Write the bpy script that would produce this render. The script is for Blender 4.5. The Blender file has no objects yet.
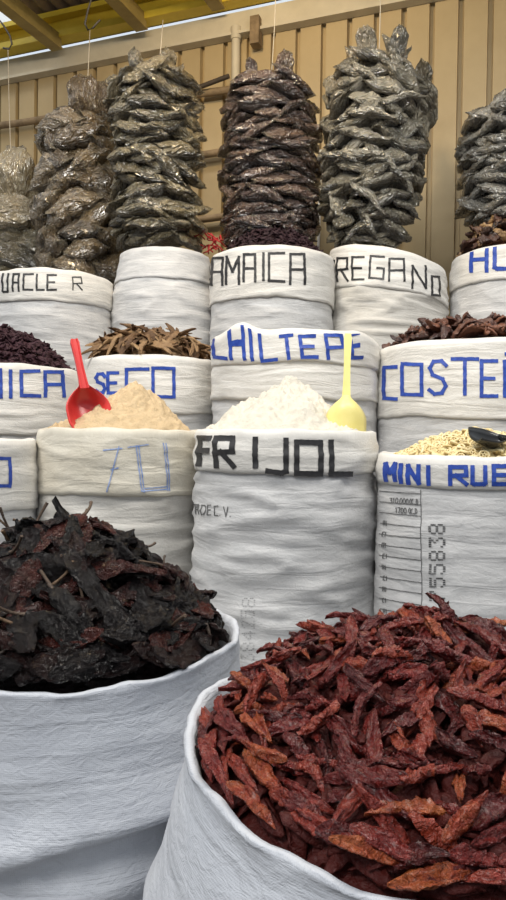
import bpy, bmesh, math, random
from mathutils import Vector, Matrix, Euler, noise
R = math.radians
rnd = random.Random(7)
scn = bpy.context.scene
col = scn.collection
PI = math.pi

# ------------------------------------------------------------------ camera
FPX = 690.0
cam_d = bpy.data.cameras.new('camera'); cam = bpy.data.objects.new('camera', cam_d); col.objects.link(cam)
cam_d.sensor_fit = 'VERTICAL'; cam_d.sensor_height = 36.0; cam_d.sensor_width = 24.0
cam_d.lens = 36.0 * FPX / 900.0
cam_d.clip_start = 0.02
CP = Vector((0, 0, 1.25))
CR = Matrix.Rotation(R(90 - 1.0), 3, 'X') @ Matrix.Rotation(R(0.8), 3, 'Z')
cam.matrix_world = Matrix.Translation(CP) @ CR.to_4x4()
scn.camera = cam

def ray(px, py):
    return CR @ Vector(((px - 253) / FPX, -(py - 450) / FPX, -1.0))
def P(px, py, Y):                       # the place at depth Y that the photo shows at px, py
    d = ray(px, py)
    return CP + d * (Y / d.y)

# ------------------------------------------------------------------ object helpers
def tag(o, label=None, cat=None, group=None, kind=None):
    if label: o['label'] = label
    if cat: o['category'] = cat
    if group: o['group'] = group
    if kind: o['kind'] = kind
    return o
def empty(name, loc, label, cat, group=None):
    o = bpy.data.objects.new(name, None); col.objects.link(o)
    o.location = loc; o.empty_display_size = 0.05
    return tag(o, label, cat, group)
class MB:
    def __init__(s): s.v = []; s.f = []; s.uv = {}
    def grid(s, rows, closed=False, uvs=None):
        """rows: list of lists of Vectors, same length"""
        b = len(s.v); n = len(rows[0])
        for r_ in rows: s.v.extend([tuple(p) for p in r_])
        if uvs:
            k = b
            for r_ in uvs:
                for q in r_: s.uv[k] = q; k += 1
        for i in range(len(rows) - 1):
            for j in range(n if closed else n - 1):
                j2 = (j + 1) % n
                s.f.append((b + i*n + j, b + i*n + j2, b + (i+1)*n + j2, b + (i+1)*n + j))
    def fan(s, pts, flip=False):
        b = len(s.v); s.v.extend([tuple(p) for p in pts])
        f = list(range(b, b + len(pts)))
        s.f.append(tuple(reversed(f)) if flip else tuple(f))
    def tube(s, pts, rad, n=8, caps=True):
        pts = [Vector(p) for p in pts]; rows = []
        up = Vector((0.31, 0.17, 0.93)).normalized()
        for i, p in enumerate(pts):
            t = (pts[min(i+1, len(pts)-1)] - pts[max(i-1, 0)]).normalized()
            if abs(t.dot(up)) > 0.95: up = Vector((1, 0.1, 0)).normalized()
            a = t.cross(up).normalized(); b = t.cross(a).normalized()
            r_ = rad[i] if isinstance(rad, (list, tuple)) else rad
            rows.append([p + a*math.cos(2*PI*k/n)*r_ + b*math.sin(2*PI*k/n)*r_ for k in range(n)])
        s.grid(rows, True)
        if caps: s.fan(rows[0], True); s.fan(rows[-1])
    def box(s, c, ax, ay, az):
        """centre and three half-axis vectors"""
        c = Vector(c); ax = Vector(ax); ay = Vector(ay); az = Vector(az); b = len(s.v)
        for i in (-1, 1):
            for j in (-1, 1):
                for k in (-1, 1): s.v.append(tuple(c + ax*i + ay*j + az*k))
        for f in ((0,1,3,2),(4,6,7,5),(0,4,5,1),(2,3,7,6),(0,2,6,4),(1,5,7,3)): s.f.append(tuple(b+q for q in f))
    def add_mesh(s, verts, faces, M):
        b = len(s.v)
        s.v.extend([tuple(M @ Vector(v)) for v in verts])
        s.f.extend([tuple(b + q for q in f) for f in faces])
    def mesh(s, name, mat, smooth=True, origin=None):
        m = bpy.data.meshes.new(name)
        vs = s.v if origin is None else [tuple(Vector(v) - Vector(origin)) for v in s.v]
        m.from_pydata(vs, [], s.f); m.update()
        if s.uv:
            ul = m.uv_layers.new(name='UVMap')
            for lp in m.loops: ul.data[lp.index].uv = s.uv.get(lp.vertex_index, (0, 0))
        if smooth: m.polygons.foreach_set('use_smooth', [True]*len(m.polygons))
        if mat: m.materials.append(mat)
        return m
    def build(s, name, mat, parent=None, smooth=True, origin=None):
        m = s.mesh(name, mat, smooth, origin if origin is not None else (parent.location if parent and parent.parent is None else None))
        o = bpy.data.objects.new(name, m); col.objects.link(o)
        if parent is not None: o.parent = parent
        elif origin is not None: o.location = origin
        return o
def link(name, me, M, parent=None):
    o = bpy.data.objects.new(name, me); col.objects.link(o)
    if parent is not None: o.parent = parent
    o.matrix_local = M
    return o

# ------------------------------------------------------------------ materials
def newmat(name):
    m = bpy.data.materials.new(name); m.use_nodes = True
    nt = m.node_tree; nt.nodes.clear()
    out = nt.nodes.new('ShaderNodeOutputMaterial'); b = nt.nodes.new('ShaderNodeBsdfPrincipled')
    nt.links.new(b.outputs[0], out.inputs[0])
    return m, nt, b
def N(nt, typ, **kw):
    n = nt.nodes.new(typ)
    for k, v in kw.items():
        if k in n.inputs.keys() if isinstance(k, str) else False: n.inputs[k].default_value = v
        else: setattr(n, k, v)
    return n
def ramp(nt, src, stops):
    r_ = nt.nodes.new('ShaderNodeValToRGB'); cr = r_.color_ramp
    while len(cr.elements) < len(stops): cr.elements.new(0.5)
    for e, (p, c) in zip(cr.elements, stops): e.position = p; e.color = (*c, 1)
    nt.links.new(src, r_.inputs[0]); return r_.outputs[0]
def noise_n(nt, vec, scale, detail=4, rough=0.6, dist=0.0):
    n = nt.nodes.new('ShaderNodeTexNoise'); n.inputs['Scale'].default_value = scale
    n.inputs['Detail'].default_value = detail; n.inputs['Roughness'].default_value = rough
    n.inputs['Distortion'].default_value = dist
    nt.links.new(vec, n.inputs['Vector']); return n.outputs['Fac']
def bump(nt, b, h, strength, dist, prev=None):
    n = nt.nodes.new('ShaderNodeBump'); n.inputs['Strength'].default_value = strength; n.inputs['Distance'].default_value = dist
    nt.links.new(h, n.inputs['Height'])
    if prev: nt.links.new(prev, n.inputs['Normal'])
    nt.links.new(n.outputs[0], b.inputs['Normal']); return n.outputs[0]
def coords(nt, which='Object'):
    return nt.nodes.new('ShaderNodeTexCoord').outputs[which]

def sack_mat(name, c1, c2, weave=0.0024, wb=0.3, crinkle=0.25):
    m, nt, b = newmat(name)
    uv = coords(nt, 'UV'); ob = coords(nt, 'Object')
    f = noise_n(nt, ob, 9, 6, 0.65)
    c = ramp(nt, f, [(0.32, c2), (0.62, c1)])
    nt.links.new(c, b.inputs['Base Color'])
    b.inputs['Roughness'].default_value = 0.5; b.inputs['Sheen Weight'].default_value = 0.15
    b.inputs['Specular IOR Level'].default_value = 0.35
    w1 = N(nt, 'ShaderNodeTexWave', wave_type='BANDS', bands_direction='X'); w1.inputs['Scale'].default_value = 0.31416/weave
    w2 = N(nt, 'ShaderNodeTexWave', wave_type='BANDS', bands_direction='Y'); w2.inputs['Scale'].default_value = 0.31416/weave
    for w in (w1, w2):
        nt.links.new(uv, w.inputs['Vector']); w.inputs['Distortion'].default_value = 0.6; w.inputs['Detail'].default_value = 1
    mx = N(nt, 'ShaderNodeMath', operation='MULTIPLY'); nt.links.new(w1.outputs['Fac'], mx.inputs[0]); nt.links.new(w2.outputs['Fac'], mx.inputs[1])
    p = bump(nt, b, mx.outputs[0], wb, 0.002)
    mp = nt.nodes.new('ShaderNodeMapping'); mp.inputs['Scale'].default_value = (5, 30, 1); nt.links.new(uv, mp.inputs['Vector'])
    f2 = noise_n(nt, mp.outputs[0], 1.0, 2.5, 0.55, 0.8)
    p = bump(nt, b, f2, 0.45, 0.012, p)
    mp2 = nt.nodes.new('ShaderNodeMapping'); mp2.inputs['Scale'].default_value = (55, 95, 1); mp2.inputs['Rotation'].default_value = (0, 0, 0.5); nt.links.new(uv, mp2.inputs['Vector'])
    bump(nt, b, noise_n(nt, mp2.outputs[0], 1.0, 3, 0.6, 1.0), crinkle, 0.006, p)
    return m
M_sack = sack_mat('woven_plastic_white', (0.56, 0.555, 0.55), (0.47, 0.47, 0.47))
M_sack_front = sack_mat('woven_plastic_front', (0.52, 0.54, 0.58), (0.44, 0.46, 0.505), 0.0022, 0.18, 0.42)
M_cuff = sack_mat('woven_plastic_cuff', (0.68, 0.66, 0.62), (0.60, 0.58, 0.54))
M_cuff_stain = sack_mat('woven_plastic_floury', (0.62, 0.58, 0.49), (0.52, 0.475, 0.385))
M_sack_warm = sack_mat('woven_plastic_warm', (0.56, 0.54, 0.50), (0.48, 0.46, 0.42))

def ink_mat(name, c1, c2):
    m, nt, b = newmat(name)
    f = noise_n(nt, coords(nt), 90, 4, 0.7)
    nt.links.new(ramp(nt, f, [(0.3, c1), (0.72, c2)]), b.inputs['Base Color']); b.inputs['Roughness'].default_value = 0.55
    return m
M_blue = ink_mat('blue_marker', (0.008, 0.030, 0.25), (0.025, 0.085, 0.42))
M_bluefaint = ink_mat('blue_pen', (0.10, 0.20, 0.50), (0.42, 0.47, 0.60))
M_black = ink_mat('black_marker', (0.010, 0.010, 0.011), (0.035, 0.034, 0.036))
M_printfaint = ink_mat('faint_print', (0.22, 0.22, 0.22), (0.40, 0.40, 0.40))
M_print = ink_mat('black_print', (0.05, 0.05, 0.05), (0.16, 0.16, 0.16))

def chile_mat(name, stops, rough, spec=0.5, bscale=160, bstr=0.6, coat=0.0, bd=0.010):
    m, nt, b = newmat(name)
    oi = nt.nodes.new('ShaderNodeObjectInfo'); ob = coords(nt)
    f = noise_n(nt, ob, 28, 5, 0.7, 0.6)
    a = N(nt, 'ShaderNodeMath', operation='MULTIPLY_ADD'); nt.links.new(oi.outputs['Random'], a.inputs[0]); a.inputs[1].default_value = 0.55
    s = N(nt, 'ShaderNodeMath', operation='MULTIPLY'); nt.links.new(f, s.inputs[0]); s.inputs[1].default_value = 0.5
    nt.links.new(s.outputs[0], a.inputs[2])
    nt.links.new(ramp(nt, a.outputs[0], stops), b.inputs['Base Color'])
    b.inputs['Roughness'].default_value = rough; b.inputs['Specular IOR Level'].default_value = spec
    b.inputs['Coat Weight'].default_value = coat; b.inputs['Coat Roughness'].default_value = 0.25
    bump(nt, b, noise_n(nt, ob, bscale, 4, 0.6, 0.5), bstr, bd)
    return m
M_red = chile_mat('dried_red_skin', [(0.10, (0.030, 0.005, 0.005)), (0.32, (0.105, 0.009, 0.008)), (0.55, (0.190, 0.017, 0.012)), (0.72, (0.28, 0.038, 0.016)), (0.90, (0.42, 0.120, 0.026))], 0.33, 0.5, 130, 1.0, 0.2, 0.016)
M_redshade = chile_mat('dried_red_shaded', [(0.1, (0.012, 0.003, 0.003)), (0.9, (0.085, 0.012, 0.009))], 0.5, 0.25)  # darkened copy of the red skin: shade between pods put into the colour
M_blackchile = chile_mat('dried_black_skin', [(0.15, (0.004, 0.003, 0.003)), (0.45, (0.010, 0.006, 0.006)), (0.65, (0.030, 0.010, 0.008)), (0.90, (0.105, 0.020, 0.013))], 0.27, 0.42, 170, 1.0, 0.05, 0.022)
M_stem = chile_mat('dry_stem', [(0.1, (0.04, 0.022, 0.013)), (0.9, (0.17, 0.10, 0.05))], 0.6)
M_stemdark = chile_mat('dry_dark_stem', [(0.1, (0.02, 0.014, 0.011)), (0.9, (0.10, 0.06, 0.035))], 0.6)
M_costeno = chile_mat('dried_brown_skin', [(0.15, (0.020, 0.009, 0.008)), (0.5, (0.070, 0.026, 0.018)), (0.9, (0.22, 0.085, 0.045))], 0.4, 0.5, 120, 0.6)
M_seco = chile_mat('dried_tan_strip', [(0.15, (0.060, 0.030, 0.015)), (0.5, (0.17, 0.095, 0.045)), (0.9, (0.36, 0.235, 0.12))], 0.6, 0.3, 120, 0.6)
M_hua = chile_mat('dried_patchy_skin', [(0.2, (0.012, 0.008, 0.007)), (0.5, (0.07, 0.03, 0.02)), (0.85, (0.38, 0.24, 0.11))], 0.45, 0.5, 120, 0.6)
M_petal = chile_mat('hibiscus_petal', [(0.2, (0.016, 0.006, 0.009)), (0.85, (0.062, 0.016, 0.026))], 0.6, 0.3)
M_wheel = chile_mat('pasta_yellow', [(0.2, (0.60, 0.46, 0.21)), (0.85, (0.80, 0.69, 0.42))], 0.4, 0.5, 60, 0.2)

def simple(name, c1, c2, scale, rough, bstr=0.0, bscale=60, bdist=0.004, metal=0.0, coat=0.0):
    m, nt, b = newmat(name); ob = coords(nt)
    nt.links.new(ramp(nt, noise_n(nt, ob, scale, 5, 0.65), [(0.3, c1), (0.7, c2)]), b.inputs['Base Color'])
    b.inputs['Roughness'].default_value = rough; b.inputs['Metallic'].default_value = metal; b.inputs['Coat Weight'].default_value = coat
    if bstr: bump(nt, b, noise_n(nt, ob, bscale, 6, 0.7), bstr, bdist)
    return m
M_tan = simple('tan_flour', (0.50, 0.37, 0.215), (0.60, 0.455, 0.28), 40, 0.95, 0.8, 110, 0.008)
M_white = simple('white_flour', (0.58, 0.54, 0.455), (0.65, 0.61, 0.53), 40, 0.95, 0.7, 110, 0.008)
M_wall = simple('cream_painted_sheet', (0.42, 0.32, 0.17), (0.49, 0.38, 0.21), 3, 0.45, 0.1, 15)
M_seam = simple('dark_seam', (0.05, 0.04, 0.03), (0.08, 0.065, 0.045), 8, 0.7)
M_trim = simple('cream_trim', (0.52, 0.47, 0.36), (0.64, 0.58, 0.45), 6, 0.5)
M_yellow = simple('yellow_paint', (0.62, 0.45, 0.035), (0.76, 0.57, 0.06), 7, 0.45, 0.1, 30)
M_olive = simple('dull_yellow_paint', (0.30, 0.22, 0.07), (0.42, 0.32, 0.11), 10, 0.55)
M_roof = simple('brown_roof_sheet', (0.16, 0.11, 0.065), (0.25, 0.18, 0.11), 8, 0.6)
M_wood = simple('grey_brown_wood', (0.16, 0.11, 0.06), (0.32, 0.23, 0.13), 18, 0.7, 0.3, 40)
M_wooddark = simple('dark_wood', (0.03, 0.024, 0.018), (0.07, 0.05, 0.035), 18, 0.7, 0.3, 40)
M_floor = simple('concrete', (0.16, 0.155, 0.15), (0.24, 0.23, 0.22), 4, 0.85, 0.3, 30)
M_wire = simple('dark_wire', (0.03, 0.03, 0.03), (0.07, 0.06, 0.05), 30, 0.5)
M_cord = simple('pale_cord', (0.35, 0.31, 0.24), (0.5, 0.45, 0.36), 60, 0.8)
M_redplastic = simple('red_plastic', (0.62, 0.035, 0.035), (0.70, 0.06, 0.05), 14, 0.3)
M_yelplastic = simple('yellow_plastic', (0.74, 0.64, 0.20), (0.80, 0.71, 0.28), 14, 0.4)
M_blkplastic = simple('black_plastic', (0.010, 0.010, 0.011), (0.02, 0.02, 0.02), 14, 0.25)
M_net = simple('red_net', (0.35, 0.01, 0.015), (0.5, 0.03, 0.03), 60, 0.6)
def trans_mat():
    m = bpy.data.materials.new('translucent_sheet'); m.use_nodes = True; nt = m.node_tree; nt.nodes.clear()
    out = nt.nodes.new('ShaderNodeOutputMaterial'); mix = nt.nodes.new('ShaderNodeMixShader')
    t = nt.nodes.new('ShaderNodeBsdfTranslucent'); d = nt.nodes.new('ShaderNodeBsdfTransparent')
    t.inputs[0].default_value = (0.93, 0.93, 0.90, 1); d.inputs[0].default_value = (0.9, 0.9, 0.88, 1)
    mix.inputs[0].default_value = 0.45
    nt.links.new(t.outputs[0], mix.inputs[1]); nt.links.new(d.outputs[0], mix.inputs[2]); nt.links.new(mix.outputs[0], out.inputs[0])
    return m
M_trans = trans_mat()

def bag_mat(name, stops, rough=0.3):
    m, nt, b = newmat(name); out = [n for n in nt.nodes if n.type == 'OUTPUT_MATERIAL'][0]; ob = coords(nt); oi = nt.nodes.new('ShaderNodeObjectInfo')
    f = noise_n(nt, ob, 45, 6, 0.75, 0.5)
    a = N(nt, 'ShaderNodeMath', operation='MULTIPLY_ADD'); nt.links.new(oi.outputs['Random'], a.inputs[0]); a.inputs[1].default_value = 0.35
    s = N(nt, 'ShaderNodeMath', operation='MULTIPLY'); nt.links.new(f, s.inputs[0]); s.inputs[1].default_value = 0.7
    nt.links.new(s.outputs[0], a.inputs[2])
    nt.links.new(ramp(nt, a.outputs[0], stops), b.inputs['Base Color'])
    b.inputs['Roughness'].default_value = 0.5
    b.inputs['Coat Weight'].default_value = 1.0; b.inputs['Coat Roughness'].default_value = 0.11; b.inputs['Coat IOR'].default_value = 2.0
    mp = nt.nodes.new('ShaderNodeMapping'); mp.inputs['Scale'].default_value = (0.5, 1.7, 1.0); nt.links.new(ob, mp.inputs['Vector'])
    p = bump(nt, b, noise_n(nt, mp.outputs[0], 34, 3, 0.55, 1.6), 1.0, 0.045)
    nt.links.new(p, b.inputs['Coat Normal'])
    # the sealed ends are clear film
    sx = nt.nodes.new('ShaderNodeSeparateXYZ'); nt.links.new(coords(nt, 'UV'), sx.inputs[0])
    film = nt.nodes.new('ShaderNodeMixShader'); film.inputs[0].default_value = 0.45
    tr = nt.nodes.new('ShaderNodeBsdfTransparent'); gl = nt.nodes.new('ShaderNodeBsdfPrincipled')
    gl.inputs['Base Color'].default_value = (0.42, 0.37, 0.27, 1); gl.inputs['Roughness'].default_value = 0.22
    nt.links.new(p, gl.inputs['Normal'])
    nt.links.new(tr.outputs[0], film.inputs[1]); nt.links.new(gl.outputs[0], film.inputs[2])
    ad = N(nt, 'ShaderNodeMath', operation='MULTIPLY_ADD'); nt.links.new(f, ad.inputs[0]); ad.inputs[1].default_value = 0.10; nt.links.new(sx.outputs[0], ad.inputs[2])
    fa = ramp(nt, ad.outputs[0], [(0.08, (0.6, 0.6, 0.6)), (0.13, (0, 0, 0))])
    mix = nt.nodes.new('ShaderNodeMixShader'); nt.links.new(fa, mix.inputs[0]); nt.links.new(b.outputs[0], mix.inputs[1]); nt.links.new(film.outputs[0], mix.inputs[2])
    nt.links.new(mix.outputs[0], out.inputs[0])
    return m
M_bag_gold = bag_mat('clear_bag_golden_herb', [(0.2, (0.035, 0.022, 0.008)), (0.5, (0.12, 0.080, 0.035)), (0.85, (0.30, 0.22, 0.11))])
M_bag_pale = bag_mat('clear_bag_pale', [(0.2, (0.20, 0.15, 0.08)), (0.85, (0.58, 0.49, 0.31))])
M_bag_olive = bag_mat('clear_bag_olive_herb', [(0.2, (0.030, 0.023, 0.010)), (0.5, (0.105, 0.083, 0.040)), (0.85, (0.32, 0.26, 0.14))])
M_bag_brown = bag_mat('clear_bag_brown_flower', [(0.2, (0.020, 0.009, 0.006)), (0.5, (0.062, 0.030, 0.019)), (0.85, (0.17, 0.10, 0.06))])
M_bag_grey = bag_mat('clear_bag_grey_leaf', [(0.2, (0.036, 0.031, 0.019)), (0.5, (0.14, 0.123, 0.082)), (0.85, (0.40, 0.36, 0.27))])
M_bag_silver = bag_mat('clear_bag_silver_leaf', [(0.2, (0.055, 0.052, 0.044)), (0.5, (0.16, 0.153, 0.132)), (0.85, (0.38, 0.365, 0.32))])

# ------------------------------------------------------------------ sacks
def sm(x): x = max(0.0, min(1.0, x)); return x*x*(3 - 2*x)
def nz(x, y, z): return noise.noise(Vector((x, y, z)))
class Sack:
    def __init__(s, lpx, rpx, Y, top, base, bulge=0.015, wr=1.0, tilt=0.0, seed=0, r=None, wscale=1.0, sag=0.0, shape=None):
        s.shape = shape
        a = math.atan((lpx - 253) / FPX); b = math.atan((rpx - 253) / FPX); th = (a + b) / 2
        s.cx = Y * math.tan(th); s.cy = Y
        D = math.hypot(s.cx, Y); s.r = D * math.sin((b - a) / 2)
        s.face = th                                     # turned towards where the buyer stands
        if base > 0.1: s.r -= 0.009
        fy = Y - s.r * math.cos(th); fx = s.cx - s.r * math.sin(th)
        px = 253 + fx / fy * FPX
        s.z1 = P(px, top, fy).z; s.z0 = base
        s.bulge = bulge; s.wr = wr; s.tilt = tilt; s.seed = seed * 7.31; s.wscale = wscale; s.sag = sag
    def rad(s, z):
        d = max(0.0, s.z1 - z); h = s.z1 - s.z0
        r_ = s.r + s.bulge * sm(d / 0.22)
        e = (z - s.z0) / 0.12
        if e < 1: r_ -= 0.07 * (1 - math.sqrt(max(0.0, 1 - (1 - max(e, 0))**2)))
        return r_
    def wrinkle(s, th, z):
        c, sn = math.cos(th) * 1.0, math.sin(th) * 1.0; q = s.seed; k = s.wscale
        h = nz(c*1.3 + q, sn*1.3, z*15*k) * 0.5 + nz(c*1.7 + q, sn*1.7 + 3, z*46*k) * 0.55
        rg = 1 - abs(nz(c*1.1 + q + 9, sn*1.1 + z*2.5, z*19*k + 4)) * 2
        big = nz(c*0.9 + q + 20, sn*0.9, z*3.0)
        return s.wr * (0.0068*h + 0.005*max(0, rg)**3 - 0.002) + 0.008*big
    def pt(s, th, z, off=0.0, wr=1.0):
        """th = 0 faces the front"""
        R_ = s.rad(z) + off + wr * s.wrinkle(th, z)
        a = th + (-s.face)
        dzx = 0.0
        if s.shape:
            e, dzx = s.shape(a, s.z1 - z); R_ += e
        x = s.cx + R_ * math.sin(a); y = s.cy - R_ * math.cos(a)
        d = s.z1 - z; w = sm(1 - d / 0.45)
        zz = z + w * (s.tilt * math.sin(a) + s.sag * (nz(math.cos(th)*1.2 + s.seed, math.sin(th)*1.2, 7.7)))
        return Vector((x, y, zz + dzx))
    def build(s, label, group='white woven sacks of dry goods', cuff=None, mat=None, cmat=None, cuffs=None, name='sack'):
        s.root = empty(name, (s.cx, s.cy, s.z0), label, 'sack', group)
        n = 168; ths = [-PI + 2*PI*j/n for j in range(n)]
        rows, uvs = [], []
        zs = []; z = s.z0
        while z < s.z1 - 0.001: zs.append(z); z += 0.011 if z > s.z1 - 0.55 else 0.03
        zs.append(s.z1)
        for z in zs:
            rows.append([s.pt(t, z) for t in ths]); uvs.append([(t*s.r, z) for t in ths])
        if cuff is None:                                # plain rim: turned hem, then down the inside
            for (o, dz) in ((0.002, 0.004), (-0.001, 0.0075), (-0.006, 0.007), (-0.010, 0.001), (-0.012, -0.03), (-0.016, -0.09)):
                rr = []
                for t in ths:
                    p = s.pt(t, s.z1, o + 0.004*nz(math.cos(t)*4 + s.seed, math.sin(t)*4, 1) + 0.003*nz(math.cos(t)*11 + s.seed, math.sin(t)*11, dz*90)); p.z += dz*(1 + 0.5*nz(math.cos(t)*8, math.sin(t)*8, s.seed)) + 0.006*nz(math.cos(t)*3 + s.seed, math.sin(t)*3, 5); rr.append(p)
                rows.append(rr); uvs.append([(t*s.r, s.z1 - dz) for t in ths])
        b = MB(); b.grid(rows, True, uvs); b.fan(rows[0], True)
        s.body = b.build('sack_body', mat or M_sack, s.root)
        for i, cf in enumerate(cuffs or ([cuff] if cuff else [])):
            s.make_cuff(cf, 0.006 + 0.009 * (i if cuffs else 0), cmat or M_cuff, i)
        return s
    def make_cuff(s, depth, off, mat, i=0):
        n = 168; ths = [-PI + 2*PI*j/n for j in range(n)]
        b = MB(); rows, uvs = [], []
        q = s.seed + i*3.3
        k = max(6, int(depth / 0.009))
        prof = [(-0.024, -0.09, 0), (-0.020, -0.02, 0), (-0.012, 0.004, 0), (-0.004, 0.009 + off*0.4, 0), (off*0.7, 0.005 + off*0.4, 0)]
        for (o, dz, _) in prof:
            rr = []
            for t in ths:
                p = s.pt(t, s.z1, o, 0.6); p.z += dz + 0.005*nz(math.cos(t)*3.2 + q, math.sin(t)*3.2, 5); rr.append(p)
            rows.append(rr); uvs.append([(t*s.r, s.z1 - dz) for t in ths])
        for j in range(1, k + 1):
            f = j / k
            rr = []
            for t in ths:
                dd = depth * (1 + 0.05*nz(math.cos(t)*1.5 + q, math.sin(t)*1.5, 2) + 0.02*nz(math.cos(t)*7 + q, math.sin(t)*7, 2))
                p = s.pt(t, s.z1 - dd*f, s.coff(off, f), 0.6); rr.append(p)
            rows.append(rr); uvs.append([(t*s.r, s.z1 - depth*f) for t in ths])
        last = rows[-1]; ax = Vector((s.cx, s.cy, 0))
        for (din, dz) in ((0.004, -0.002), (0.010, 0.004)):
            rr = []
            for p in last:
                d = Vector((p.x - s.cx, p.y - s.cy, 0)).normalized(); rr.append(p - d*din + Vector((0, 0, dz)))
            rows.append(rr); uvs.append([(t*s.r, s.z1 - depth) for t in ths])
        b.grid(rows, True, uvs)
        s.cuff = b.build('folded_cuff', mat, s.root)
        return s.cuff
    def coff(s, off, f): return off + 0.004 * math.sin(PI * min(1, f*1.0))
    def unproject(s, px, py, off):
        """pixel on the sack's face -> (angle, height)"""
        d = ray(px, py); z = P(px, py, s.cy - s.r).z
        for _ in range(4):
            z = min(max(z, s.z0), s.z1 + 0.02)
            Rr = s.rad(z) + off
            A = d.x*d.x + d.y*d.y; B = -2*(d.x*s.cx + d.y*s.cy); Cc = s.cx**2 + s.cy**2 - Rr*Rr
            disc = B*B - 4*A*Cc
            t = (-B - math.sqrt(max(disc, 0))) / (2*A)
            p = CP + d*t
            a = math.atan2(p.x - s.cx, -(p.y - s.cy))
            w = sm(1 - (s.z1 - p.z)/0.45)
            z = p.z - w * (s.tilt*math.sin(a))
        return a + s.face, z
    def letters(s, spec, width, mat, sk=0.0, **k):
        for q in spec:
            w = width if len(q) == 5 else q[5]
            s.ink('painted_letter', word([q[:5]], sk), w, mat, parent=s.cuff, **k)
    def ink(s, name, strokes, width, mat, off=0.006, wr=0.6, cdepth=None, label=None, extra=0.0016, parent=None):
        """strokes: polylines in photo pixels, laid onto the sack's surface"""
        b = MB()
        for st in strokes:
            w = width
            if isinstance(st, tuple): w, st = st
            pts = [Vector((q[0], q[1])) for q in st]
            if len(pts) == 1: pts = [pts[0] - Vector((w/2, 0)), pts[0] + Vector((w/2, 0))]
            dense = []
            for p, q in zip(pts, pts[1:]):
                m = max(1, int((q - p).length / 1.3))
                for k in range(m): dense.append(p.lerp(q, k/m))
            dense.append(pts[-1])
            # each straight run is a ribbon of its own with a small overrun at both ends
            run = []
            for p, q in zip(pts, pts[1:]):
                d = (q - p).normalized(); nn = Vector((-d.y, d.x)); m = max(2, int((q - p).length / 1.3))
                p2 = p - d*w*0.45; q2 = q + d*w*0.45
                rows = [[], [], []]
                for k in range(m + 1):
                    c = p2.lerp(q2, k/m) + nn*0.25*nz(p.x*0.7, p.y*0.7, k*0.5)
                    ww = w*(1 + 0.14*nz(c.x*0.3, c.y*0.3, 3.0))
                    for r_, sgn in zip(rows, (-0.5, 0, 0.5)):
                        th, z = s.unproject(c.x + nn.x*sgn*ww, c.y + nn.y*sgn*ww, off)
                        oo = off
                        if cdepth: oo = s.coff(off, max(0, min(1, (s.z1 - z)/cdepth)))
                        r_.append(s.pt(th, min(z, s.z1 + 0.004), oo + extra, wr))
                b.grid(rows)
        o = b.build(name, mat, parent or s.root, origin=s.root.location)
        if label: o['label'] = label
        return o

G = {
 'A': [[(0,0),(0.03,1),(0.97,1),(1,0)],[(0,.48),(1,.48)]], 'C': [[(1,1),(0,.98),(0,.02),(1,0)]], 'I': [[(.5,1),(.5,0)]],
 'J': [[(1,1),(1,.05),(.75,0),(0,.06)]], 'M': [[(0,0),(.02,1),(.5,.45),(.98,1),(1,0)]], 'N': [[(0,0),(0,1),(1,0),(1,1)]],
 'E': [[(1,1),(0,1),(0,0),(1,0)],[(0,.5),(.8,.5)]], 'F': [[(1,1),(0,1),(0,0)],[(0,.52),(.85,.52)]], 'L': [[(0,1),(0,0),(1,0)]],
 'G': [[(1,.95),(.1,1),(0,.05),(.95,0),(1,.45),(.55,.48)]], 'O': [[(0,.02),(0,1),(1,.98),(1,0),(0,.02)]],
 'R': [[(0,0),(0,1),(.95,1),(1,.52),(0,.48)],[(.35,.5),(1,0)]], 'H': [[(0,1),(0,0)],[(1,1),(1,0)],[(0,.48),(1,.52)]],
 'U': [[(0,1),(0,.06),(.15,0),(.9,0),(1,.06),(1,1)]], 'T': [[(0,1),(1,1)],[(.5,1),(.5,0)]], 'P': [[(0,0),(0,1),(.95,1),(1,.5),(0,.45)]],
 'S': [[(1,.86),(.72,1),(.25,.98),(.04,.78),(.2,.58),(.8,.45),(.98,.24),(.75,.03),(.3,0),(0,.12)]],
 'D': [[(0,0),(0,1),(.7,.97),(1,.7),(1,.3),(.7,.02),(0,0)]], 'V': [[(0,1),(.5,0),(1,1)]], '.': [[(.4,.02),(.6,.02)]],
 'Ñ': [[(0,0),(0,.82),(1,0),(1,.82)],[(.1,1),(.9,1.02)]], '0': [[(.2,0),(0,.3),(0,.7),(.2,1),(.8,1),(1,.7),(1,.3),(.8,0),(.2,0)]],
 '1': [[(.2,.8),(.5,1),(.5,0)]], '3': [[(0,1),(1,1),(.4,.55),(1,.4),(.9,0),(0,0)]], '7': [[(0,1),(1,1),(.4,0)]], 'K': [[(0,0),(0,1)],[(1,1),(0,.4),(1,0)]],
 '(': [[(.8,1),(.3,.7),(.3,.3),(.8,0)]], ')': [[(.2,1),(.7,.7),(.7,.3),(.2,0)]],
}
def word(spec, sk=0.0):
    out = []
    for (ch, x0, x1, yt, yb) in spec:
        for st in G[ch]:
            out.append([(x0 + (x1 - x0)*u + sk*(v - 0.5)*(yb - yt), yb + (yt - yb)*v) for (u, v) in st])
    return out

sk = {}
def S(key, *a, **k): sk[key] = Sack(*a, **k); return sk[key]
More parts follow.
